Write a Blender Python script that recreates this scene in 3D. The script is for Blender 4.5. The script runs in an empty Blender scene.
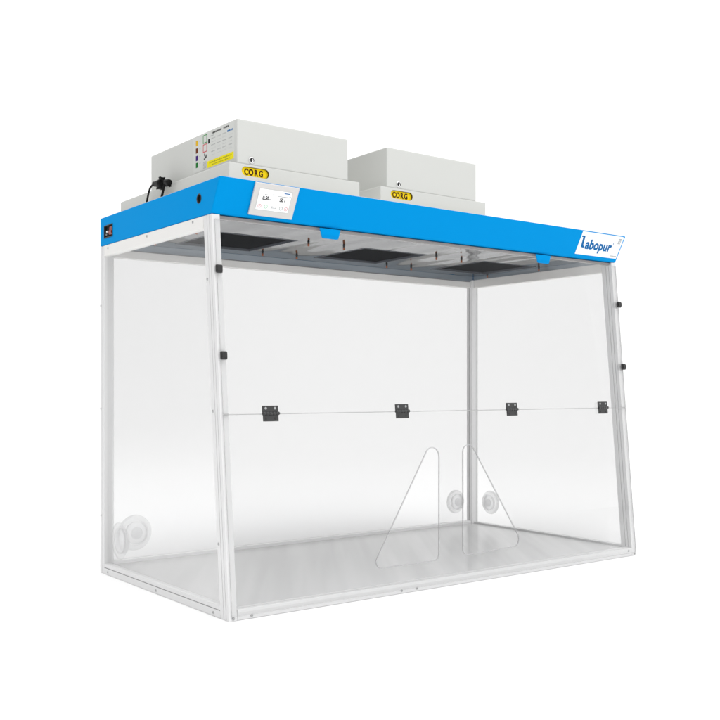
import bpy, bmesh, math, random
from mathutils import Vector, Matrix
from mathutils.geometry import delaunay_2d_cdt
random.seed(4)
sc = bpy.context.scene
COL = sc.collection
R = math.radians

# ------------------------------------------------------------------ camera
cd = bpy.data.cameras.new('camera')
cam = bpy.data.objects.new('camera', cd)
COL.objects.link(cam)
cam.location = (-1.1062, -1.9642, 0.5370)
cam.rotation_euler = (R(90), 0, -0.6471)
cd.sensor_width = 36
cd.lens = 36 * 969.72 / 720
cd.shift_y = 29.19 / 720
cd.clip_start, cd.clip_end = 0.05, 1000
sc.camera = cam

# ------------------------------------------------------------------ world: white studio, dimmer towards the left and behind the camera
w = bpy.data.worlds.new('World')
sc.world = w
w.use_nodes = True
nt = w.node_tree
nt.nodes.clear()
out = nt.nodes.new('ShaderNodeOutputWorld')
bg = nt.nodes.new('ShaderNodeBackground')
tc = nt.nodes.new('ShaderNodeTexCoord')
dot = nt.nodes.new('ShaderNodeVectorMath'); dot.operation = 'DOT_PRODUCT'
dot.inputs[1].default_value = Vector((-0.95, 0.30, -0.1)).normalized()
mr = nt.nodes.new('ShaderNodeMapRange'); mr.interpolation_type = 'SMOOTHSTEP'
mr.inputs[1].default_value, mr.inputs[2].default_value = 0.05, 0.9
mr.inputs[3].default_value, mr.inputs[4].default_value = 1.05, 0.40
nt.links.new(tc.outputs['Generated'], dot.inputs[0])
nt.links.new(dot.outputs['Value'], mr.inputs[0])
nt.links.new(mr.outputs[0], bg.inputs['Strength'])
bg.inputs['Color'].default_value = (1, 1, 1, 1)
nt.links.new(bg.outputs[0], out.inputs[0])

# ------------------------------------------------------------------ added overhead area lamp, out of view, lifts the floor to white
ld = bpy.data.lights.new('added_overhead_lamp', 'AREA')
ld.shape = 'RECTANGLE'; ld.size = 9; ld.size_y = 9; ld.energy = 445
lo = bpy.data.objects.new('added_overhead_lamp', ld)
COL.objects.link(lo)
lo.location = (0.2, -1.1, 6.5)
lo.rotation_euler = (0, 0, -0.647)

# added area lamp, out of view, brightens the paper behind the hood
l2 = bpy.data.lights.new('added_backdrop_lamp', 'AREA')
l2.shape = 'RECTANGLE'; l2.size = 8; l2.size_y = 1.5; l2.energy = 95
lb = bpy.data.objects.new('added_backdrop_lamp', l2)
COL.objects.link(lb)
lb.location = (2.6, 2.9, 6.2)
lb.rotation_euler = (R(74), 0, -0.647)

# ------------------------------------------------------------------ exposure / render
vs = sc.view_settings
vs.view_transform = 'Standard'; vs.look = 'None'; vs.exposure = 0; vs.gamma = 1
cy = sc.cycles
cy.use_denoising = True
cy.transparent_max_bounces = 32
cy.max_bounces = 12

# ------------------------------------------------------------------ materials
def lin(r, g, b):
    f = lambda c: c / 12.92 if c <= .04045 else ((c + .055) / 1.055) ** 2.4
    return (f(r / 255), f(g / 255), f(b / 255), 1)

def new_mat(name):
    m = bpy.data.materials.new(name); m.use_nodes = True
    return m, m.node_tree, m.node_tree.nodes['Principled BSDF']

def pmat(name, col, rough=.5, metal=0., spec=.5, bump=0., bscale=200., rvar=0., stretch=None):
    m, t, p = new_mat(name)
    p.inputs['Base Color'].default_value = col if len(col) == 4 else (*col, 1)
    p.inputs['Roughness'].default_value = rough
    p.inputs['Metallic'].default_value = metal
    p.inputs['Specular IOR Level'].default_value = spec
    if bump or rvar:
        co = t.nodes.new('ShaderNodeTexCoord')
        n = t.nodes.new('ShaderNodeTexNoise')
        n.inputs['Scale'].default_value = bscale
        n.inputs['Detail'].default_value = 4
        src = co.outputs['Object']
        if stretch:
            mp = t.nodes.new('ShaderNodeMapping'); mp.inputs['Scale'].default_value = stretch
            t.links.new(src, mp.inputs[0]); src = mp.outputs[0]
        t.links.new(src, n.inputs['Vector'])
        if bump:
            b = t.nodes.new('ShaderNodeBump'); b.inputs['Strength'].default_value = bump
            b.inputs['Distance'].default_value = .002
            t.links.new(n.outputs['Fac'], b.inputs['Height']); t.links.new(b.outputs[0], p.inputs['Normal'])
        if rvar:
            q = t.nodes.new('ShaderNodeMapRange')
            q.inputs[3].default_value, q.inputs[4].default_value = rough - rvar, rough + rvar
            t.links.new(n.outputs['Fac'], q.inputs[0]); t.links.new(q.outputs[0], p.inputs['Roughness'])
    return m

def acrylic(name, t1, gloss=.035, haze=0.0):
    """clear sheet: every face passes sqrt(t1) of the light, mirrors a little, scatters a little"""
    m = bpy.data.materials.new(name); m.use_nodes = True
    t = m.node_tree; t.nodes.clear()
    o = t.nodes.new('ShaderNodeOutputMaterial')
    tr = t.nodes.new('ShaderNodeBsdfTransparent')
    k = math.sqrt(t1)
    tr.inputs[0].default_value = (k, k, k, 1)
    gl = t.nodes.new('ShaderNodeBsdfGlossy'); gl.inputs['Roughness'].default_value = .02
    gl.inputs['Color'].default_value = (1, 1, 1, 1)
    lw = t.nodes.new('ShaderNodeLayerWeight'); lw.inputs[0].default_value = .22
    mu = t.nodes.new('ShaderNodeMath'); mu.operation = 'MULTIPLY'; mu.inputs[1].default_value = gloss * 8
    t.links.new(lw.outputs['Fresnel'], mu.inputs[0])
    mx = t.nodes.new('ShaderNodeMixShader')
    t.links.new(mu.outputs[0], mx.inputs[0]); t.links.new(tr.outputs[0], mx.inputs[1]); t.links.new(gl.outputs[0], mx.inputs[2])
    last = mx
    if haze:
        df = t.nodes.new('ShaderNodeBsdfDiffuse'); df.inputs[0].default_value = (.85, .85, .86, 1)
        m2 = t.nodes.new('ShaderNodeMixShader'); m2.inputs[0].default_value = haze
        t.links.new(mx.outputs[0], m2.inputs[1]); t.links.new(df.outputs[0], m2.inputs[2]); last = m2
    t.links.new(last.outputs[0], o.inputs[0])
    return m

M = {}
M['ground'] = pmat('studio_white', (.93, .93, .93), .9, spec=.05)
M['blue'] = pmat('blue_powder_coat', (.0, .276, .67), .45, spec=.02, bump=.04, bscale=700)
M['boxwhite'] = pmat('pale_grey_powder_coat', (.57, .577, .555), .5, spec=.15, bump=.05, bscale=600)
M['bounce'] = pmat('bounce_sheet_white', (.78, .77, .75), .55, spec=.2)
M['alu_lit'] = pmat('aluminium_lit', (.88, .88, .88), .45, spec=.3)  # paler copy of the frame aluminium, interior light put into the colour
M['alu'] = pmat('anodised_aluminium', (.745, .745, .745), .36, metal=.1, spec=.3, rvar=.05, bscale=60, stretch=(1, 1, .05))
M['groove'] = pmat('profile_groove', (.30, .30, .31), .6)
M['alu_top'] = pmat('rail_aluminium', (.84, .83, .81), .4, metal=.15, rvar=.05, bscale=60)
M['groove_pale'] = pmat('profile_groove_pale', (.5, .5, .5), .6)  # paler groove copy for the rear posts, light put into the colour
M['black'] = pmat('black_plastic', (.018, .018, .018), .42)
M['hinge'] = pmat('hinge_grey_black', (.034, .034, .035), .38)
M['rubber'] = pmat('cable_rubber', (.006, .006, .006), .5, spec=.15)
M['grille'] = pmat('filter_mesh', (.022, .023, .027), .45)
M['screw'] = pmat('screw_steel', (.45, .45, .45), .35, metal=.8)
M['chrome'] = pmat('lock_chrome', (.8, .8, .8), .18, metal=1)
M['yellow'] = pmat('badge_yellow', (.96, .70, .008), .45, spec=.12)
M['brown'] = pmat('badge_letter_brown', (.06, .022, .01), .5, spec=.12)
M['slot_shade'] = pmat('badge_slot_shade', (.11, .075, .01), .5, spec=.12)  # shadow inside the badge slot, painted as dark walls
M['sticker'] = pmat('sticker_white', (.59, .60, .578), .5)
M['white'] = pmat('print_white', (.88, .92, .95), .5, spec=.12)
M['ink'] = pmat('print_black', (.03, .03, .03), .6, spec=.12)
M['inkgrey'] = pmat('print_grey', (.38, .39, .39), .6, spec=.12)
M['inkpale'] = pmat('print_pale_grey', (.56, .57, .56), .6, spec=.12)
M['inkblue'] = pmat('print_blue', (.0, .125, .36), .5, spec=.12)
M['inkred'] = pmat('print_red', (.52, .08, .10), .6, spec=.12)
M['inkgreen'] = pmat('print_green', (.05, .26, .07), .6, spec=.12)
M['amber'] = pmat('print_amber', (.66, .40, .02), .6, spec=.12)
M['dbrown'] = pmat('print_brown', (.14, .035, .012), .6, spec=.12)
M['purple'] = pmat('print_violet', (.05, .015, .16), .6, spec=.12)
M['dgreen'] = pmat('print_dark_green', (.015, .16, .03), .6, spec=.12)
M['lemon'] = pmat('print_lemon', (.80, .70, .01), .6, spec=.12)
M['olive'] = pmat('print_olive', (.36, .32, .02), .6, spec=.12)
M['bezel'] = pmat('display_bezel', (.62, .605, .59), .42)
M['ringred'] = pmat('icon_red', (.70, .40, .42), .6, spec=.12)
M['ringgreen'] = pmat('icon_green', (.42, .66, .48), .6, spec=.12)
M['ringgrey'] = pmat('icon_grey', (.42, .44, .44), .6, spec=.12)
M['rocker'] = pmat('rocker_red', (.24, .03, .025), .35)
M['orange'] = pmat('clip_orange', (.30, .085, .03), .5)
M['port'] = acrylic('port_translucent_plastic', .91, .05, .11)
M['port_cap'] = acrylic('port_cap_plastic', .84, .05, .40)
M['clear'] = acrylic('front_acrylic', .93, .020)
M['edge'] = acrylic('acrylic_cut_edge', .30, .03, .35)
M['clear_rim'] = acrylic('acrylic_opening_edge', .40, .03, .12)
M['seal'] = pmat('grey_seal', (.42, .42, .42), .6)
M['trim'] = acrylic('opening_trim', .74, .03, .22)
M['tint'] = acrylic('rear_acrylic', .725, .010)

def screen_mat():
    m, t, p = new_mat('lit_screen')
    p.inputs['Base Color'].default_value = (.5, .5, .5, 1)
    p.inputs['Emission Color'].default_value = (.96, .98, 1, 1)
    p.inputs['Emission Strength'].default_value = .55
    return m
M['screen'] = screen_mat()

def steel_mat():
    """polished sheet: slightly wavy so that reflections bend"""
    m, t, p = new_mat('polished_steel_sheet')
    p.inputs['Base Color'].default_value = (.30, .303, .303, 1)
    p.inputs['Metallic'].default_value = 1
    p.inputs['Specular Tint'].default_value = (.74, .745, .75, 1)
    p.inputs['Roughness'].default_value = .08
    co = t.nodes.new('ShaderNodeTexCoord')
    mp = t.nodes.new('ShaderNodeMapping'); mp.inputs['Scale'].default_value = (7, 1.2, 1)
    n = t.nodes.new('ShaderNodeTexNoise'); n.inputs['Scale'].default_value = 1.3; n.inputs['Detail'].default_value = .6
    b = t.nodes.new('ShaderNodeBump'); b.inputs['Strength'].default_value = .8; b.inputs['Distance'].default_value = .012
    t.links.new(co.outputs['Object'], mp.inputs[0]); t.links.new(mp.outputs[0], n.inputs['Vector'])
    t.links.new(n.outputs['Fac'], b.inputs['Height']); t.links.new(b.outputs[0], p.inputs['Normal'])
    return m
M['steel'] = steel_mat()
M['frame_dark'] = pmat('opening_frame_steel', (.13, .14, .16), .4, metal=.3, spec=.2)
M['lip_front'] = pmat('front_lip_steel', (.30, .285, .28), .5, metal=.2, spec=.2)
M['lip'] = pmat('steel_lip', (.40, .45, .50), .3, metal=.7)

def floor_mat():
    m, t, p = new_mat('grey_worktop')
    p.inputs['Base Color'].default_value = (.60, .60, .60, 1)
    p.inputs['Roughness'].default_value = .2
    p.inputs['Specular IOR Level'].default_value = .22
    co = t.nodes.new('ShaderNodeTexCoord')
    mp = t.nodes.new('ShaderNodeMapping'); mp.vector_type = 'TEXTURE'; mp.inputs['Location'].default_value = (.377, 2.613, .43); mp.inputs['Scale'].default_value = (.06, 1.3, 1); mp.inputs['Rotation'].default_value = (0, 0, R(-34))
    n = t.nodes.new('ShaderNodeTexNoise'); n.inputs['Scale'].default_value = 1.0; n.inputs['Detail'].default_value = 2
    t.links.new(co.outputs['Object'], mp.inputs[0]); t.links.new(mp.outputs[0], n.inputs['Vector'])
    cr = t.nodes.new('ShaderNodeMapRange'); cr.inputs[1].default_value, cr.inputs[2].default_value = .38, .66  # soft reflections on the worktop, painted into the colour as streaks
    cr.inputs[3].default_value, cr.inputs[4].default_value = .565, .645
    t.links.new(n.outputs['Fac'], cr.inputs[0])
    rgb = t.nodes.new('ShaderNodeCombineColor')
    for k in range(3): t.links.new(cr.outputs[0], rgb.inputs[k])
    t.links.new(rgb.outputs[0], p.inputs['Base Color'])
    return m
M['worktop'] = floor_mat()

def grille_mat():
    m, t, p = new_mat('black_filter_grille')
    p.inputs['Roughness'].default_value = .9; p.inputs['Specular IOR Level'].default_value = 0
    co = t.nodes.new('ShaderNodeTexCoord')
    v = t.nodes.new('ShaderNodeTexVoronoi'); v.inputs['Scale'].default_value = 150
    mr_ = t.nodes.new('ShaderNodeMapRange'); mr_.inputs[1].default_value, mr_.inputs[2].default_value = .2, .5
    mx = t.nodes.new('ShaderNodeMix'); mx.data_type = 'RGBA'
    mx.inputs[6].default_value = (.005, .006, .008, 1); mx.inputs[7].default_value = (.024, .025, .027, 1)
    t.links.new(co.outputs['Object'], v.inputs['Vector']); t.links.new(v.outputs['Distance'], mr_.inputs[0])
    t.links.new(mr_.outputs[0], mx.inputs[0]); t.links.new(mx.outputs[2], p.inputs['Base Color'])
    return m
M['grille'] = grille_mat()

# ------------------------------------------------------------------ mesh helpers (everything in world coordinates)
class MB:
    def __init__(s): s.bm = bmesh.new(); s.mats = []
    def mi(s, m):
        if m not in s.mats: s.mats.append(m)
        return s.mats.index(m)
    def merge(s, bm, m, smooth=False):
        i = s.mi(m)
        for f in bm.faces: f.material_index = i; f.smooth = smooth
        me = bpy.data.meshes.new('tmp'); bm.to_mesh(me); bm.free()
        s.bm.from_mesh(me); bpy.data.meshes.remove(me)
        return s
    def box(s, a, b, m, bev=0., seg=2, mtx=None):
        bm = bmesh.new(); bmesh.ops.create_cube(bm, size=1)
        for v in bm.verts: v.co = Vector([(a[k] + b[k]) / 2 + v.co[k] * (b[k] - a[k]) for k in range(3)])
        if bev: bmesh.ops.bevel(bm, geom=bm.edges[:], offset=bev, segments=seg, affect='EDGES', profile=.6)
        if mtx: bmesh.ops.transform(bm, matrix=mtx, verts=bm.verts)
        return s.merge(bm, m)
    def prism(s, poly, axis, lo_, hi_, m, bev=0., mtx=None, smooth=False, mside=None, bang=0.):
        """poly: 2-D outline in the plane across `axis` ('x': (y,z), 'y': (x,z), 'z': (x,y))"""
        def P(q, t):
            return {'x': (t, q[0], q[1]), 'y': (q[0], t, q[1]), 'z': (q[0], q[1], t)}[axis]
        bm = bmesh.new()
        A = [bm.verts.new(P(q, lo_)) for q in poly]; B = [bm.verts.new(P(q, hi_)) for q in poly]
        bm.faces.new(A); bm.faces.new(B[::-1]); n = len(poly)
        for i in range(n): bm.faces.new((A[i], B[i], B[(i + 1) % n], A[(i + 1) % n]))
        bmesh.ops.recalc_face_normals(bm, faces=bm.faces[:])
        if bev:
            ed = [e for e in bm.edges if len(e.link_faces) == 2 and e.calc_face_angle(0) > bang]
            bmesh.ops.bevel(bm, geom=ed, offset=bev, segments=2, affect='EDGES', profile=.6)
        if mtx: bmesh.ops.transform(bm, matrix=mtx, verts=bm.verts)
        return s.merge(bm, m, smooth)
    def tube(s, pts, r, m, n=14, cap=True, closed=False):
        pts = [Vector(p) for p in pts]; bm = bmesh.new(); rings = []
        rr = r if isinstance(r, (list, tuple)) else [r] * len(pts)
        up = FN if closed else Vector((.123, .31, .94))
        for i, p in enumerate(pts):
            d = ((pts[(i + 1) % len(pts)] - pts[i - 1]) if closed else (pts[min(i + 1, len(pts) - 1)] - pts[max(i - 1, 0)])).normalized()
            a = d.cross(up).normalized(); b = d.cross(a)
            rings.append([bm.verts.new(p + (a * math.cos(t) + b * math.sin(t)) * rr[i]) for t in [2 * math.pi * k / n for k in range(n)]])
        for i in range(len(rings) - (0 if closed else 1)):
            e_ = rings[(i + 1) % len(rings)]
            for k in range(n): bm.faces.new((rings[i][k], rings[i][(k + 1) % n], e_[(k + 1) % n], e_[k]))
        if cap: bm.faces.new(rings[0]); bm.faces.new(rings[-1])
        bmesh.ops.recalc_face_normals(bm, faces=bm.faces[:])
        return s.merge(bm, m, True)
    def lathe(s, prof, m, mtx, n=40, smooth=True):
        """prof: (radius, height) pairs turned about local z"""
        bm = bmesh.new(); rings = []
        for r, h in prof:
            rings.append([bm.verts.new((r * math.cos(2 * math.pi * k / n), r * math.sin(2 * math.pi * k / n), h)) for k in range(n)])
        for i in range(len(rings) - 1):
            for k in range(n): bm.faces.new((rings[i][k], rings[i][(k + 1) % n], rings[i + 1][(k + 1) % n], rings[i + 1][k]))
        if prof[0][0] > 1e-6: pass
        bmesh.ops.remove_doubles(bm, verts=bm.verts[:], dist=1e-6)
        bmesh.ops.recalc_face_normals(bm, faces=bm.faces[:])
        bmesh.ops.transform(bm, matrix=mtx, verts=bm.verts)
        return s.merge(bm, m, smooth)
    def text(s, txt, m, mtx, size=.02, sx=1., shear=0., ext=.0002, off=0., align='LEFT', space=1.):
        cu = bpy.data.curves.new('tmp', 'FONT'); cu.body = txt; cu.size = size; cu.shear = shear
        cu.extrude = ext; cu.offset = off; cu.align_x = align; cu.resolution_u = 4; cu.space_character = space
        ob = bpy.data.objects.new('tmp', cu); COL.objects.link(ob)
        dg = bpy.context.evaluated_depsgraph_get(); dg.update()
        me = bpy.data.meshes.new_from_object(ob.evaluated_get(dg))
        bm = bmesh.new(); bm.from_mesh(me); bpy.data.meshes.remove(me)
        bpy.data.objects.remove(ob); bpy.data.curves.remove(cu)
        bmesh.ops.transform(bm, matrix=mtx @ Matrix.Diagonal((sx, 1, 1, 1)), verts=bm.verts)
        return s.merge(bm, m)
    def build(s, name, parent=None, weld=False):
        if weld: bmesh.ops.remove_doubles(s.bm, verts=s.bm.verts[:], dist=1e-5)
        vs_ = s.bm.verts
        lo_ = Vector([min(v.co[k] for v in vs_) for k in range(3)]); hi_ = Vector([max(v.co[k] for v in vs_) for k in range(3)])
        c = (lo_ + hi_) / 2
        for v in vs_: v.co -= c
        me = bpy.data.meshes.new(name); s.bm.to_mesh(me); s.bm.free()
        for m in s.mats: me.materials.append(M[m])
        return link(bpy.data.objects.new(name, me), c, parent)

WPOS = {}
def link(o, world, parent=None):
    COL.objects.link(o); WPOS[o] = Vector(world)
    if parent:
        o.parent = parent; o.location = Vector(world) - WPOS[parent]
    else: o.location = world
    return o
def dup(o, world, parent=None):
    """copy of a thing or part with copies of its own parts"""
    c = o.copy(); link(c, world, parent)
    for ch in [q for q in COL.objects if q.parent == o]:
        dup(ch, Vector(world) + Vector(ch.location), c)
    return c
def cut(o, cutters):
    """boolean difference, applied"""
    bpy.context.view_layer.update()
    for cobj in cutters:
        md = o.modifiers.new('cut', 'BOOLEAN'); md.object = cobj; md.operation = 'DIFFERENCE'; md.solver = 'EXACT'
        md.material_mode = 'TRANSFER'
    dg = bpy.context.evaluated_depsgraph_get(); dg.update()
    me = bpy.data.meshes.new_from_object(o.evaluated_get(dg), depsgraph=dg)
    o.modifiers.clear(); o.data = me
    for cobj in cutters: bpy.data.objects.remove(cobj)
def empty(name, loc, label, cat, group=None):
    o = bpy.data.objects.new(name, None); link(o, loc); o.empty_display_size = .1
    o['label'] = label; o['category'] = cat
    if group: o['group'] = group
    return o
def frame(o, ex, ey):
    ex = Vector(ex).normalized(); ey = Vector(ey).normalized(); ez = ex.cross(ey)
    return Matrix(((ex.x, ey.x, ez.x, o[0]), (ex.y, ey.y, ez.y, o[1]), (ex.z, ey.z, ez.z, o[2]), (0, 0, 0, 1)))
def rounded(poly, rad, n=8):
    """2-D polygon with every corner rounded (rad: one number or one per corner)"""
    res = []; N = len(poly)
    for i in range(N):
        p = Vector(poly[i]); a = (Vector(poly[i - 1]) - p).normalized(); b = (Vector(poly[(i + 1) % N]) - p).normalized()
        r = rad[i] if isinstance(rad, (list, tuple)) else rad
        if r <= 0: res.append(p); continue
        half = a.angle(b) / 2; d = r / math.tan(half)
        c = p + (a + b).normalized() * (r / math.sin(half))
        s0 = p + a * d - c; s1 = p + b * d - c
        ang = s0.angle_signed(s1)
        for k in range(n + 1):
            t = -ang * k / n
            res.append(c + Vector((s0.x * math.cos(t) - s0.y * math.sin(t), s0.x * math.sin(t) + s0.y * math.cos(t))))
    return res
def pill(cx, cz, wd, ht, n=10):
    r = ht / 2; L = wd / 2 - r; P = []
    for k in range(n + 1):
        t = -math.pi / 2 + math.pi * k / n; P.append((cx + L + r * math.cos(t), cz + r * math.sin(t)))
    for k in range(n + 1):
        t = math.pi / 2 + math.pi * k / n; P.append((cx - L + r * math.cos(t), cz + r * math.sin(t)))
    return P

# ------------------------------------------------------------------ setting
# a white paper sweep: flat floor that curves up into a wall well behind the hood
g = MB(); sweep_dir = Matrix.Translation((.75, .4, 0)) @ Matrix.Rotation(-.647, 4, 'Z')
prof = [(-14, -.05), (-14, 0), (4.0, 0)] + [(4.0 + 3 * math.sin(t), 3 - 3 * math.cos(t)) for t in [math.pi / 2 * k / 24 for k in range(1, 25)]] + [(7.0, 9.0), (7.05, 9.0)]
prof += [(4.0 + 3.05 * math.sin(t), 3 - 3.05 * math.cos(t)) for t in [math.pi / 2 * k / 24 for k in range(24, -1, -1)]]
g.prism(prof, 'x', -22, 22, 'ground', mtx=sweep_dir, smooth=False)
ground = g.build('ground'); ground['kind'] = 'structure'
for f in ground.data.polygons: f.use_smooth = True
ground.data.set_sharp_from_angle(angle=R(40))

# ------------------------------------------------------------------ dimensions
W, D = 1.5, .764
H1, H2 = .955, 1.037
SL = .084 / .955                                     # lean of the front
yf = lambda z: SL * z
FU = Vector((0, .084, .955)).normalized()            # up the front
FN = Vector((1, 0, 0)).cross(FU)                     # out of the front
FM = frame((0, 0, 0), (1, 0, 0), FU)                 # (x, s, out)
HU = Vector((0, -.042, .082)).normalized()           # up the header face
HM = frame((0, .084, .955), (1, 0, 0), HU)

hood = empty('fume_hood', (W / 2, D / 2, 0), 'clear acrylic fume hood with bright blue canopy, white aluminium frame and leaning two-piece front', 'fume hood')

# ---- worktop and base frame
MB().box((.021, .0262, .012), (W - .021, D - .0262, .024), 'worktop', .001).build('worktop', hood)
b = MB()
b.box((.0225, .001, .0005), (W - .0225, .012, .026), 'alu', .0012)
b.box((.0225, .0135, .0005), (W - .0225, .026, .0265), 'alu', .0012)
b.box((.0225, .004, .003), (W - .0225, .022, .022), 'groove')
b.build('base_rail', hood)
b = MB(); b.box((.0305, D - .026, .0005), (W - .0305, D, .034), 'alu_lit', .0012); b.build('base_rail', hood)
for x0 in (0, W - .0205):
    b = MB()
    b.box((x0, .0425, .0005), (x0 + .0205, D - .0305, .018), 'alu', .0012)
    b.box((x0 + .0004, .0425, .0195), (x0 + .0201, D - .0305, .030), 'alu', .0012)
    b.box((x0 + .003, .0435, .01), (x0 + .018, D - .0315, .026), 'groove')
    b.build('base_rail', hood)

# ---- posts
def rear_post(x0, mt_='alu'):
    p = MB()
    y0, y1 = D - .030, D
    p.box((x0, y0, .0), (x0 + .030, y1 - .016, H1 - .001), mt_, .0015)
    p.box((x0, y1 - .014, .0), (x0 + .030, y1, H1 - .001), mt_, .0015)
    p.box((x0 + .003, y0 + .004, .001), (x0 + .027, y1 - .004, H1 - .002), 'groove_pale')
    return p.build('frame_post', hood)
def front_post(x0, wd=.022):
    p = MB(); zt = H1 - .001
    def bar(a, c, m, x_0, x_1, bev):
        p.prism([(a, 0), (c, 0), (c + yf(zt), zt), (a + yf(zt), zt)], 'x', x_0, x_1, m, bev)
    bar(.0, .0125, 'alu', x0, x0 + wd, .0012)
    bar(.0145, .024, 'alu', x0, x0 + wd, .0012)
    bar(.026, .0415, 'alu', x0, x0 + wd, .0012)
    bar(.004, .036, 'groove', x0 + .003, x0 + wd - .003, 0)
    return p.build('frame_post', hood)
rear_post(0); rear_post(W - .030, 'alu_lit'); front_post(0); front_post(W - .022)

# ---- top rails
for x0 in (0, W - .02):
    b = MB(); b.box((x0, .1255, H1 - .031), (x0 + .020, D - .0305, H1 - .001), 'alu_top', .0012); b.build('top_rail', hood)
b = MB(); b.box((.0305, D - .022, H1 - .031), (W - .0305, D, H1 - .0085), 'alu_top', .0012)
b.box((.0305, D - .020, H1 - .0085), (W - .0305, D - .002, H1 - .001), 'groove'); b.build('top_rail', hood)
b = MB(); b.box((.0225, .0905, H1 - .009), (W - .0225, .108, H1 - .002), 'lip_front', .001); b.build('top_rail', hood)

# ---- screws (small button heads)
def screw_mesh(mtx):
    q = MB()
    q.lathe([(0, .0018), (.0020, .0017), (.0034, .0011), (.0037, 0)], 'screw', mtx, 14)
    q.lathe([(0, .00195), (.0015, .00195), (.0015, .0015)], 'groove', mtx, 6, False)
    return q
XL = Matrix.Rotation(-math.pi / 2, 4, 'Y')
XF = Matrix.Rotation(math.pi / 2, 4, 'X')
scr = None
for y, z in [(.705, .944), (.442, .945), (.179, .946), (.706, .009), (.387, .009), (.075, .009), (.757, .781), (.757, .48), (.757, .168),
             (yf(.80) + .034, .80), (yf(.485) + .034, .485), (yf(.174) + .034, .174)]:
    if scr is None: scr = screw_mesh(Matrix.Translation((0, y, z)) @ XL).build('screw', hood); base = (y, z); sx_ = WPOS[scr].x
    else: dup(scr, (sx_, y, z), hood)
scf = None
for x, z in [(.061, .007), (.516, .008), (.568, .008), (W - .04, .018)]:
    if scf is None: scf = screw_mesh(Matrix.Translation((x, .001, z)) @ XF).build('screw', hood); sy_ = WPOS[scf].y
    else: dup(scf, (x, sy_, z), hood)
for x in (.011, W - .011): dup(scf, (x, sy_ - .001, .006), hood)

# ---- rear and side panels
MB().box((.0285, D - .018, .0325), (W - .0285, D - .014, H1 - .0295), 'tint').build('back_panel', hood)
def side_panel(x0, m):
    zb, zt = .029, H1 - .030
    s = MB(); s.prism([(yf(zb) + .040, zb), (D - .029, zb), (D - .029, zt), (yf(zt) + .040, zt)], 'x', x0, x0 + .004, m)
    return s.build('side_panel', hood)
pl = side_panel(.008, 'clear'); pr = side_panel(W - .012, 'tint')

# ---- cable ports: flange, tube and set-in cap
def port(parent, mtx, r=.047):
    q = MB()
    q.lathe([(r * .70, .0022), (r * .72, .0035), (r * .96, .0035), (r, .0022), (r, .0), (r * .70, .0)], 'port', mtx)
    q.lathe([(r * .70, .0005), (r * .70, .016), (r * .64, .016), (r * .64, .0005), (r * .70, .0005)], 'port', mtx)
    o = q.build('cable_port', parent)
    return o
def port_cap(parent, mtx, r=.047):
    q = MB()
    q.lathe([(r * .62, .004), (r * .62, .012), (r * .58, .0135), (0, .0135)], 'port_cap', mtx)
    q.lathe([(r * .34, .0137), (r * .34, .0155), (r * .30, .0165), (0, .0165)], 'port_cap', mtx)
    return q.build('port_cap', parent)
bp = [o for o in COL.objects if o.name == 'back_panel'][0]
for par, mtx in ((bp, Matrix.Translation((.100, D - .0185, .110)) @ Matrix.Rotation(math.pi / 2, 4, 'X') ),
                 (bp, Matrix.Translation((W - .107, D - .0185, .112)) @ Matrix.Rotation(math.pi / 2, 4, 'X')),
                 (pl, Matrix.Translation((.0125, .656, .104)) @ Matrix.Rotation(math.pi / 2, 4, 'Y')),
                 (pr, Matrix.Translation((W - .0125, .652, .111)) @ Matrix.Rotation(-math.pi / 2, 4, 'Y'))):
    rr = .053 if mtx.translation.x < .5 else .044
    port(par, mtx, rr); port_cap(par, mtx, rr)

# ---- front panels (leaning), the lower one with two hand openings
def inside(x, y, poly):
    c = False; n = len(poly)
    for i in range(n):
        (x1, y1), (x2, y2) = poly[i][:2], poly[i - 1][:2]
        if (y1 > y) != (y2 > y) and x < (x2 - x1) * (y - y1) / (y2 - y1) + x1: c = not c
    return c
def plate_with_holes(outer, holes, t0, t1, m, mrim, medge):
    q = MB(); fm, fe, fr = q.mi(m), q.mi(medge), q.mi(mrim)
    for t in (t0, t1):
        bm = bmesh.new(); V2 = []; E2 = []
        for L in [outer] + holes:
            k0_ = len(V2); V2 += [Vector((p[0], p[1])) for p in L]
            E2 += [(k0_ + k, k0_ + (k + 1) % len(L)) for k in range(len(L))]
        vo, eo, fo = delaunay_2d_cdt(V2, E2, [], 0, 1e-7)[:3]
        bv = [bm.verts.new((p.x, p.y, t)) for p in vo]
        for tri in fo:
            cx_ = sum(vo[k].x for k in tri) / 3; cy_ = sum(vo[k].y for k in tri) / 3
            if not any(inside(cx_, cy_, h) for h in holes): bm.faces.new([bv[k] for k in tri])
        for f in bm.faces:
            f.normal_update()
            if (f.normal.z > 0) != (t == max(t0, t1)): f.normal_flip()
        bmesh.ops.transform(bm, matrix=FM, verts=bm.verts); q.merge(bm, m)
    for L, mm in [(outer, medge)] + [(h, mrim) for h in holes]:
        bm = bmesh.new(); n = len(L)
        A = [bm.verts.new((p[0], p[1], t0)) for p in L]; B = [bm.verts.new((p[0], p[1], t1)) for p in L]
        for i in range(n): bm.faces.new((A[i], A[(i + 1) % n], B[(i + 1) % n], B[i]))
        bmesh.ops.transform(bm, matrix=FM, verts=bm.verts); q.merge(bm, mm)
    return q
hole1 = rounded([(.648, .0745), (.677, .442), (.4185, .0745)], [.018, .0245, .016])
hole2 = rounded([(.737, .0765), (.9765, .0835), (.765, .431)], [.016, .022, .0225])
lower = plate_with_holes([(.006, .010), (W - .006, .010), (W - .006, .4778), (.006, .4778)], [hole1, hole2], .0006, .0046, 'clear', 'clear_rim', 'edge').build('lower_front_panel', hood)
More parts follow.
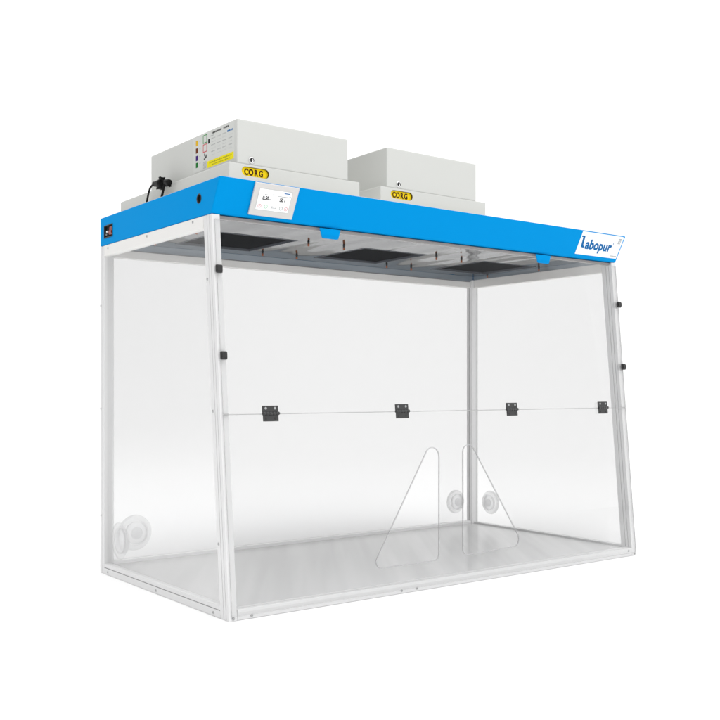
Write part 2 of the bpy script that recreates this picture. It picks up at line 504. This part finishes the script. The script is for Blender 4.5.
upper = plate_with_holes([(.006, .4802), (W - .006, .4802), (W - .006, .945), (.006, .945)], [], .0006, .0046, 'clear', 'clear_rim', 'edge').build('upper_front_panel', hood)

MB().box((.006, .4779, .0005), (W - .006, .4794, .0047), 'seal', mtx=FM).build('seal_strip', lower)
for hl in (hole1, hole2):
    q = MB(); L3 = [FM @ Vector((p[0], p[1], .0046)) for p in hl]
    q.tube(L3, .0017, 'trim', 8, False, True); q.build('opening_trim', lower)

# ---- hinges across the split
def hinge(x):
    q = MB()
    q.box((x - .022, .4825, .0047), (x + .022, .4985, .0085), 'hinge', .0012, mtx=FM)
    q.box((x - .0205, .4605, .0047), (x + .0225, .4765, .0085), 'hinge', .0012, mtx=FM)
    for k in range(5):
        a = x - .022 + k * .0092
        q.tube([FM @ Vector((a, .4795, .0085)), FM @ Vector((a + .0086, .4795, .0085))], .0042, 'hinge', 12)
    q.tube([FM @ Vector((x - .0225, .4795, .0085)), FM @ Vector((x + .0255, .4795, .0085))], .0022, 'black', 10)
    for dx in (-.013, .013):
        for s_ in (.492, .467):
            q.lathe([(0, .0016), (.0022, .0014), (.0034, .0)], 'inkgrey' if s_ > .48 else 'black', FM @ Matrix.Translation((x + dx, s_, .0085)), 10)
    return q.build('hinge', hood)
h0 = hinge(.133)
for x in (.545, .962, 1.374): dup(h0, WPOS[h0] + Vector((x - .133, 0, 0)), hood)

# ---- black catches on the edges of the upper panel
def catch(x, s):
    q = MB()
    q.box((x - .0085, s - .010, .0047), (x + .0085, s + .010, .012), 'black', .003, mtx=FM)
    q.box((x - .007, s - .006, .012), (x + .007, s + .006, .014), 'black', .001, mtx=FM)
    return q.build('panel_catch', hood)
c0 = catch(.009, .824)
for x, s in ((.0115, .618), (W - .008, .817), (W - .008, .612)):
    dup(c0, WPOS[c0] + Vector((x - .009, 0, 0)) + FU * (s - .824), hood)

# ---- blue canopy: a shell open below
cn = MB()
cn.prism([(.084, H1), (.042, H2), (D, H2), (D, H1)], 'x', 0, W, 'blue', .0035)
canopy = cn.build('canopy', hood)
cut1 = MB().box((.016, .105, .90), (W - .016, D - .020, 1.0), 'blue').build('tmp')
hole_c = MB().lathe([(0, -.02), (.0112, -.02), (.0112, .02), (0, .02)], 'black', Matrix.Translation((0, .147, .999)) @ XL, 24).build('tmp')
sw_c = MB().box((-.01, .672, .975), (.012, .731, 1.010), 'black').build('tmp')
cut(canopy, [cut1, hole_c, sw_c])
q = MB().lathe([(.0098, -.002), (.0098, .0008), (.0108, .0012), (.0122, .0006), (.0122, .0002)], 'black', Matrix.Translation((0, .147, .999)) @ XL, 28)
q.lathe([(0, -.004), (.0108, -.004), (.0108, -.006)], 'black', Matrix.Translation((0, .147, .999)) @ XL, 28)
q.build('cable_grommet', hood)
# unseen pale sheet added on the canopy, bounces neutral light onto the plinths
MB().box((.004, .047, H2 - .001), (W - .004, D - .004, H2 + .0012), 'bounce').build('bounce_sheet', hood)
# power inlet with rocker switch
q = MB()
q.box((.0055, .6725, .9755), (.0115, .7305, 1.0095), 'black')
for a, c, e, f in ((.671, .732, .974, .9768), (.671, .732, 1.0082, 1.011), (.671, .6735, .9768, 1.0082), (.7295, .732, .9768, 1.0082), (.699, .7015, .9768, 1.0082)):
    q.box((-.0018, a, e), (.0055, c, f), 'black', .0006)
q.box((-.001, .7095, .990), (.0055, .7165, .9945), 'white', .0006)
for yy in (.707, .719): q.box((0, yy - .0015, .982), (.0055, yy + .0015, .9865), 'chrome', .0005)
inlet = q.build('power_inlet', hood)
q = MB()
q.prism([(.0, .981), (-.004, .9885), (-.001, .993), (.0, 1.004), (.0055, 1.004), (.0055, .981)], 'x', 0, 1, 'rocker', mtx=Matrix(((0, 1, 0, 0), (-.019, 0, 0, .696), (0, 0, 1, 0), (0, 0, 0, 1))))
q.box((-.0028, .6835, .9862), (-.0015, .6925, .9885), 'ringred')
q.build('rocker_switch', inlet)

# ---- ceiling sheet with three dark filter openings and the steel liner round it
CZ = .968
FX = [(.19, .446), (.688, .944), (1.196, 1.452)]; FY0, FY1 = .388, .662
xs = [.018, FX[0][0], FX[0][1], FX[1][0], FX[1][1], FX[2][0], FX[2][1], W - .018]
q = MB()
for a, c in ((.107, FY0), (FY1, D - .022)): q.box((xs[0], a, CZ), (xs[-1], c, CZ + .003), 'steel')
for i in (0, 2, 4, 6): q.box((xs[i], FY0, CZ), (xs[i + 1], FY1, CZ + .003), 'steel')
bmesh.ops.remove_doubles(q.bm, verts=q.bm.verts[:], dist=1e-6)
ceil = q.build('ceiling_sheet', hood)
q = MB()
q.box((.0205, D - .0245, .949), (W - .0205, D - .0225, CZ - .0004), 'lip'); q.box((.0205, .1055, .949), (W - .0205, .1070, CZ - .0004), 'lip')
q.box((.0165, .1075, .949), (.0185, D - .025, CZ - .0004), 'lip'); q.box((W - .0185, .1075, .949), (W - .0165, D - .025, CZ - .0004), 'lip')
q.build('ceiling_lip', hood)
for i, (a, c) in enumerate(FX):
    q = MB()
    q.box((a + .001, FY0 + .001, CZ + .006), (c - .001, FY1 - .001, CZ + .009), 'grille')
    q.box((a + .0005, FY0 + .0005, CZ - .001), (a + .004, FY1 - .0005, CZ + .006), 'frame_dark')
    q.box((c - .004, FY0 + .0005, CZ - .001), (c - .0005, FY1 - .0005, CZ + .006), 'frame_dark')
    q.box((a + .004, FY0 + .0005, CZ - .001), (c - .004, FY0 + .004, CZ + .006), 'frame_dark')
    q.box((a + .004, FY1 - .004, CZ - .001), (c - .004, FY1 - .0005, CZ + .006), 'frame_dark')
    q.build('filter_opening', hood)
# orange tipped filter retaining clips
def clip(x, y):
    q = MB()
    q.lathe([(.0032, -.0062), (.0032, -.002), (.0042, 0), (0, .0002)], 'black', Matrix.Translation((x, y, CZ)), 14)
    q.lathe([(0, -.0135), (.0022, -.0135), (.0032, -.0122), (.0032, -.0062)], 'orange', Matrix.Translation((x, y, CZ)), 14)
    return q.build('filter_clip', hood)
k0 = None
for x in (.118, .482, .610, .980, 1.090, 1.462):
    for y in (.387, .644):
        if k0 is None: k0 = clip(x, y); kz = WPOS[k0].z
        else: dup(k0, (x, y, kz), hood)

# ---- blue latch tabs below the canopy's front edge
def tab(x):
    q = MB()
    q.prism(rounded([(x - .025, .9245), (x + .025, .9245), (x + .033, .9505), (x - .033, .9505)], [.006, .006, 0, 0], 5), 'y', .0775, .0805, 'blue', .0006, bang=.6)
    return q.build('latch_tab', hood)
t0_ = tab(.341); dup(t0_, WPOS[t0_] + Vector((.804, 0, 0)), hood)

# ---- control panel on the canopy face
def decal(q, x0, s0, x1, s1, h0, h1, m, bev=0.): q.box((x0, s0, h0), (x1, s1, h1), m, bev, mtx=HM); return q
q = decal(MB(), .095, .009, .2205, .0905, .0002, .006, 'bezel', .002)
q.box((.108, .024, .006), (.204, .0785, .0064), 'inkpale', mtx=HM)
cp = q.build('control_panel', hood)
q = decal(MB(), .110, .0255, .202, .077, .0064, .0068, 'screen')
e = .0069
def bar(x, s, wd, ht, m): q.box((x - wd / 2, s - ht / 2, e - .0001), (x + wd / 2, s + ht / 2, e + .0002), m, mtx=HM)
def htext(t, x, s, size, m, sx=1., **k): q.text(t, m, HM @ Matrix.Translation((x, s, e + .0001)), size, sx, **k)
random.seed(8)
def dashes(x0, x1, s, ht, m, lo_=.0014, hi_=.0032):
    x = x0
    while x < x1 - .0008:
        wd = min(random.uniform(lo_, hi_), x1 - x); bar(x + wd / 2, s, wd, ht * random.uniform(.75, 1), m); x += wd + .0006
dashes(.126, .143, .0638, .0020, 'inkgrey')
dashes(.164, .196, .0638, .0019, 'inkgrey')
htext('0,50', .131, .0510, .0128, 'ink', .80, align='CENTER', off=.0005)
htext('m/s', .1415, .0515, .0052, 'ink', .85)
htext('50', .176, .0510, .0128, 'ink', .80, align='CENTER', off=.0005)
htext('%', .1835, .0515, .0055, 'ink', .85)
q.box((.180, .0715, e - .0001), (.197, .0738, e + .0002), 'inkblue', mtx=HM)
q.lathe([(.0009, 0), (.0016, .0002), (.0023, 0)], 'ringgrey', HM @ Matrix.Translation((.151, .0655, e)), 16)
q.lathe([(.0009, 0), (.0016, .0002), (.0023, 0)], 'ringgrey', HM @ Matrix.Translation((.1985, .0650, e)), 16)
bar(.1565, .056, .0003, .022, 'inkpale'); 
for x, m in ((.119, 'ringred'), (.137, 'ringgreen'), (.180, 'ringgrey'), (.1945, 'ringred')):
    q.lathe([(.0034, 0), (.0037, .0003), (.0049, .0003), (.0052, 0)], m, HM @ Matrix.Translation((x, .0345, e)), 24)
    bar(x, .0345, .0020, .0024, m)
dashes(.1525, .1655, .0362, .0016, 'inkgrey'); dashes(.151, .1675, .0330, .0020, 'inkgrey')
q.build('screen', cp)

# ---- white name plate
q = MB()
q.prism(rounded([(1.2895, .0135), (1.4925, .0135), (1.4925, .0885), (1.2895, .0885)], [.001, .001, .006, .001], 5), 'z', .0002, .0010, 'white', mtx=HM)
e2 = .00105
Lk = -.16
q.prism([(1.3035 + px + Lk * (py - .0365), py) for px, py in rounded([(.0015, .0365), (.0165, .0365), (.0165, .0425), (.0105, .0425), (.0105, .0750), (-.0045, .0750), (-.0045, .0700), (.0015, .0700)], [.006, .001, .001, .004, .001, .001, .001, .001], 4)], 'z', .0010, .00125, 'inkblue', mtx=HM)
q.text('abopur', 'inkblue', HM @ Matrix.Translation((1.3235, .0350, e2)), .043, .98, shear=-.04, off=.0017, space=1.04)
q.lathe([(0, .0002), (.0019, .0002), (.0019, 0)], 'inkblue', HM @ Matrix.Translation((1.4525, .0615, e2)), 12)
q.box((1.472, .063, .0009), (1.4845, .081, .0012), 'inkgrey', mtx=HM)
for k in range(4): q.box((1.474, .0660 + k * .0036, .0012), (1.4825, .0672 + k * .0036, .0013), 'white', mtx=HM)
x = 1.458
for wd in (.004, .003, .006, .003, .005, .004): q.box((x, .0195, .0009), (x + wd, .0226, .0012), 'inkgrey', mtx=HM); x += wd + .0012
q.build('name_plate', hood)

# ------------------------------------------------------------------ filter boxes standing on the canopy
PH = 1.085
def filter_box():
    r = empty('filter_box', (.245, .41, H2), 'pale grey filter box with the instruction sticker and yellow CORG badge, above the control display', 'filter box', 'pale grey filter boxes on the blue canopy')
    p = MB(); p.box((.048, .085, H2 + .0014), (.441, .728, PH), 'boxwhite', .0022)
    plinth = p.build('plinth', r)
    slot = MB(); slot.prism(pill(.1215, 1.0675, .078, .0225), 'y', .06, .094, 'slot_shade'); cutter = slot.build('tmp')
    cut(plinth, [cutter])
    q = MB(); q.prism(pill(.1215, 1.0675, .0775, .022), 'y', .0905, .0930, 'yellow')
    for ch, cx in zip('CORG', (.0985, .1118, .1262, .1402)):
        q.text(ch, 'brown', frame((cx, .0903, 1.0605), (1, 0, 0), (0, 0, 1)), .0205, .80, off=.0008, align='CENTER', ext=.0006)
    q.build('badge', r)
    c = MB(); c.box((.072, .088, PH + .0002), (.405, .572, 1.1935), 'boxwhite', .003); c.build('housing', r)
    k = MB(); mt = Matrix.Translation((.112, .088, 1.0965)) @ XF
    k.lathe([(.0085, .0), (.0085, .002), (.0075, .0032), (.0055, .0032), (.0052, .0018), (.0, .0018)], 'chrome', mt, 24)
    k.lathe([(.0058, .0034), (.0045, .0036), (.0045, .0020)], 'black', mt, 24)
    k.box((-.0009, -.0035, .0018), (.0009, .0035, .0030), 'black', mtx=mt)
    k.build('key_lock', r)
    return r
f1 = filter_box()
f2 = dup(f1, WPOS[f1] + Vector((.464, 0, 0)))
f2['label'] = 'pale grey filter box without a sticker, standing over the middle of the canopy'
f2['group'] = f1['group']

# instruction sticker on the left side of the first box
SX = .072
SM = frame((SX, 0, 0), (0, -1, 0), (0, 0, 1))       # local x runs towards the front, local y up
q = MB()
def st(y0, z0, y1, z1, m, h=.0004): q.box((-max(y0, y1), min(z0, z1), 0.0001), (-min(y0, y1), max(z0, z1), h), m, mtx=SM)
st(.315, 1.0985, .1005, 1.1905, 'sticker', .0003)
for z, m in ((1.174, 'amber'), (1.1545, 'dbrown'), (1.135, 'purple'), (1.117, 'dgreen')):
    st(.3015, z - .0066, .2895, z + .0066, m); st(.282, z + .0015, .276, z + .0034, 'inkgrey')
def box_outline(y0, z0, y1, z1, m, t=.0022):
    st(y0, z0, y1, z0 + t, m); st(y0, z1 - t, y1, z1, m); st(y0, z0 + t, y0 - t * 1.3, z1 - t, m); st(y1 + t * 1.3, z0 + t, y1, z1 - t, m)
box_outline(.2625, 1.1655, .2405, 1.187, 'inkgreen'); box_outline(.2625, 1.1425, .2405, 1.1635, 'inkred')
st(.235, 1.1605, .225, 1.172, 'ink')
for k in range(3): st(.258 - k * .005, 1.1235 + k * .002, .2535 - k * .005, 1.1275 + k * .004, 'ink')
st(.256, 1.133, .252, 1.1395, 'ink'); st(.2475, 1.127, .2435, 1.133, 'ink')
st(.2625, 1.1000, .2425, 1.1195, 'inkpale'); 
for k in range(5): st(.2605, 1.102 + k * .0036, .2445, 1.1036 + k * .0036, 'inkgrey', .0006)
st(.2395, 1.0995, .1045, 1.1165, 'lemon')
random.seed(3)
def words(y0, y1, z, h, m, a=.003, c=.009):
    y = y0
    while y > y1 + .002:
        wd = min(random.uniform(a, c), y - y1); st(y, z, y - wd, z + h, m, .0006); y -= wd + .0022
words(.215, .165, 1.1815, .0042, 'ink', .003, .006); words(.155, .128, 1.1815, .0042, 'ink', .003, .006)
words(.222, .205, 1.1765, .002, 'inkgrey')
words(.136, .108, 1.1695, .0042, 'inkblue', .004, .008)
for k in range(6):
    zz = 1.169 - k * .0082
    for y0, y1 in ((.218, .196), (.186, .168), (.160, .142), (.130, .110)):
        if not (k == 0 and y0 < .14): words(y0, y1, zz, .0021, 'inkpale' if k % 2 else 'inkgrey', .002, .005)
words(.228, .115, 1.1095, .0026, 'olive'); words(.215, .120, 1.1035, .0022, 'olive')
q.build('instruction_sticker', f1)

# ------------------------------------------------------------------ power cord looping out behind the canopy edge
cord = empty('power_cord', (.028, .45, H2), 'short black power cord with plug, looped over the left edge of the canopy', 'power cord')
def smooth(pts, n=10):
    P = [Vector(p) for p in pts]; P = [P[0] * 2 - P[1]] + P + [P[-1] * 2 - P[-2]]; res = []
    for i in range(1, len(P) - 2):
        a, b_, c_, d_ = P[i - 1:i + 3]
        for k in range(n):
            t = k / n; res.append(.5 * ((2 * b_) + (c_ - a) * t + (2 * a - 5 * b_ + 4 * c_ - d_) * t * t + (3 * b_ - a - 3 * c_ + d_) * t ** 3))
    return res + [P[-2]]
X = .030
MB().tube(smooth([(X, .512, H2 + .0035), (X, .5085, 1.050), (X, .503, 1.062), (X, .4965, 1.074), (X, .486, 1.0855), (X, .475, 1.0895), (X, .4640, 1.0905)]), .0027, 'rubber').build('cable', cord)
q = MB()
q.tube([(X, .4660, 1.0902), (X, .4615, 1.0908), (X, .4600, 1.0910), (X, .4590, 1.0910), (X, .4480, 1.0895), (X, .4330, 1.0875), (X, .4200, 1.0860), (X, .4130, 1.0852), (X, .4122, 1.0852)],
       [.0040, .0052, .0072, .0068, .0078, .0105, .0120, .0125, .010], 'rubber', 20)
q.box((X - .006, .4190, 1.092), (X + .006, .4105, 1.1005), 'rubber', .002)
q.box((X - .006, .4330, 1.0728), (X + .006, .4240, 1.082), 'rubber', .002)
q.build('plug', cord)
MB().tube(smooth([(X, .3930, 1.0860), (X, .3985, 1.0835), (X, .4020, 1.077), (X, .4060, 1.0665), (X, .4130, 1.0545), (X, .4220, H2 + .0035)]), .0031, 'rubber').build('cable', cord)
q = MB()
q.tube([(X, .4005, 1.0850), (X, .3965, 1.0855), (X, .3920, 1.0850), (X, .3830, 1.0830), (X, .3740, 1.0810), (X, .3690, 1.0800), (X, .3684, 1.0800)], [.0042, .0058, .0070, .0082, .0084, .0078, .006], 'rubber', 20)
q.box((X - .005, .3800, 1.0715), (X + .005, .3710, 1.0790), 'rubber', .002)
q.build('socket', cord)
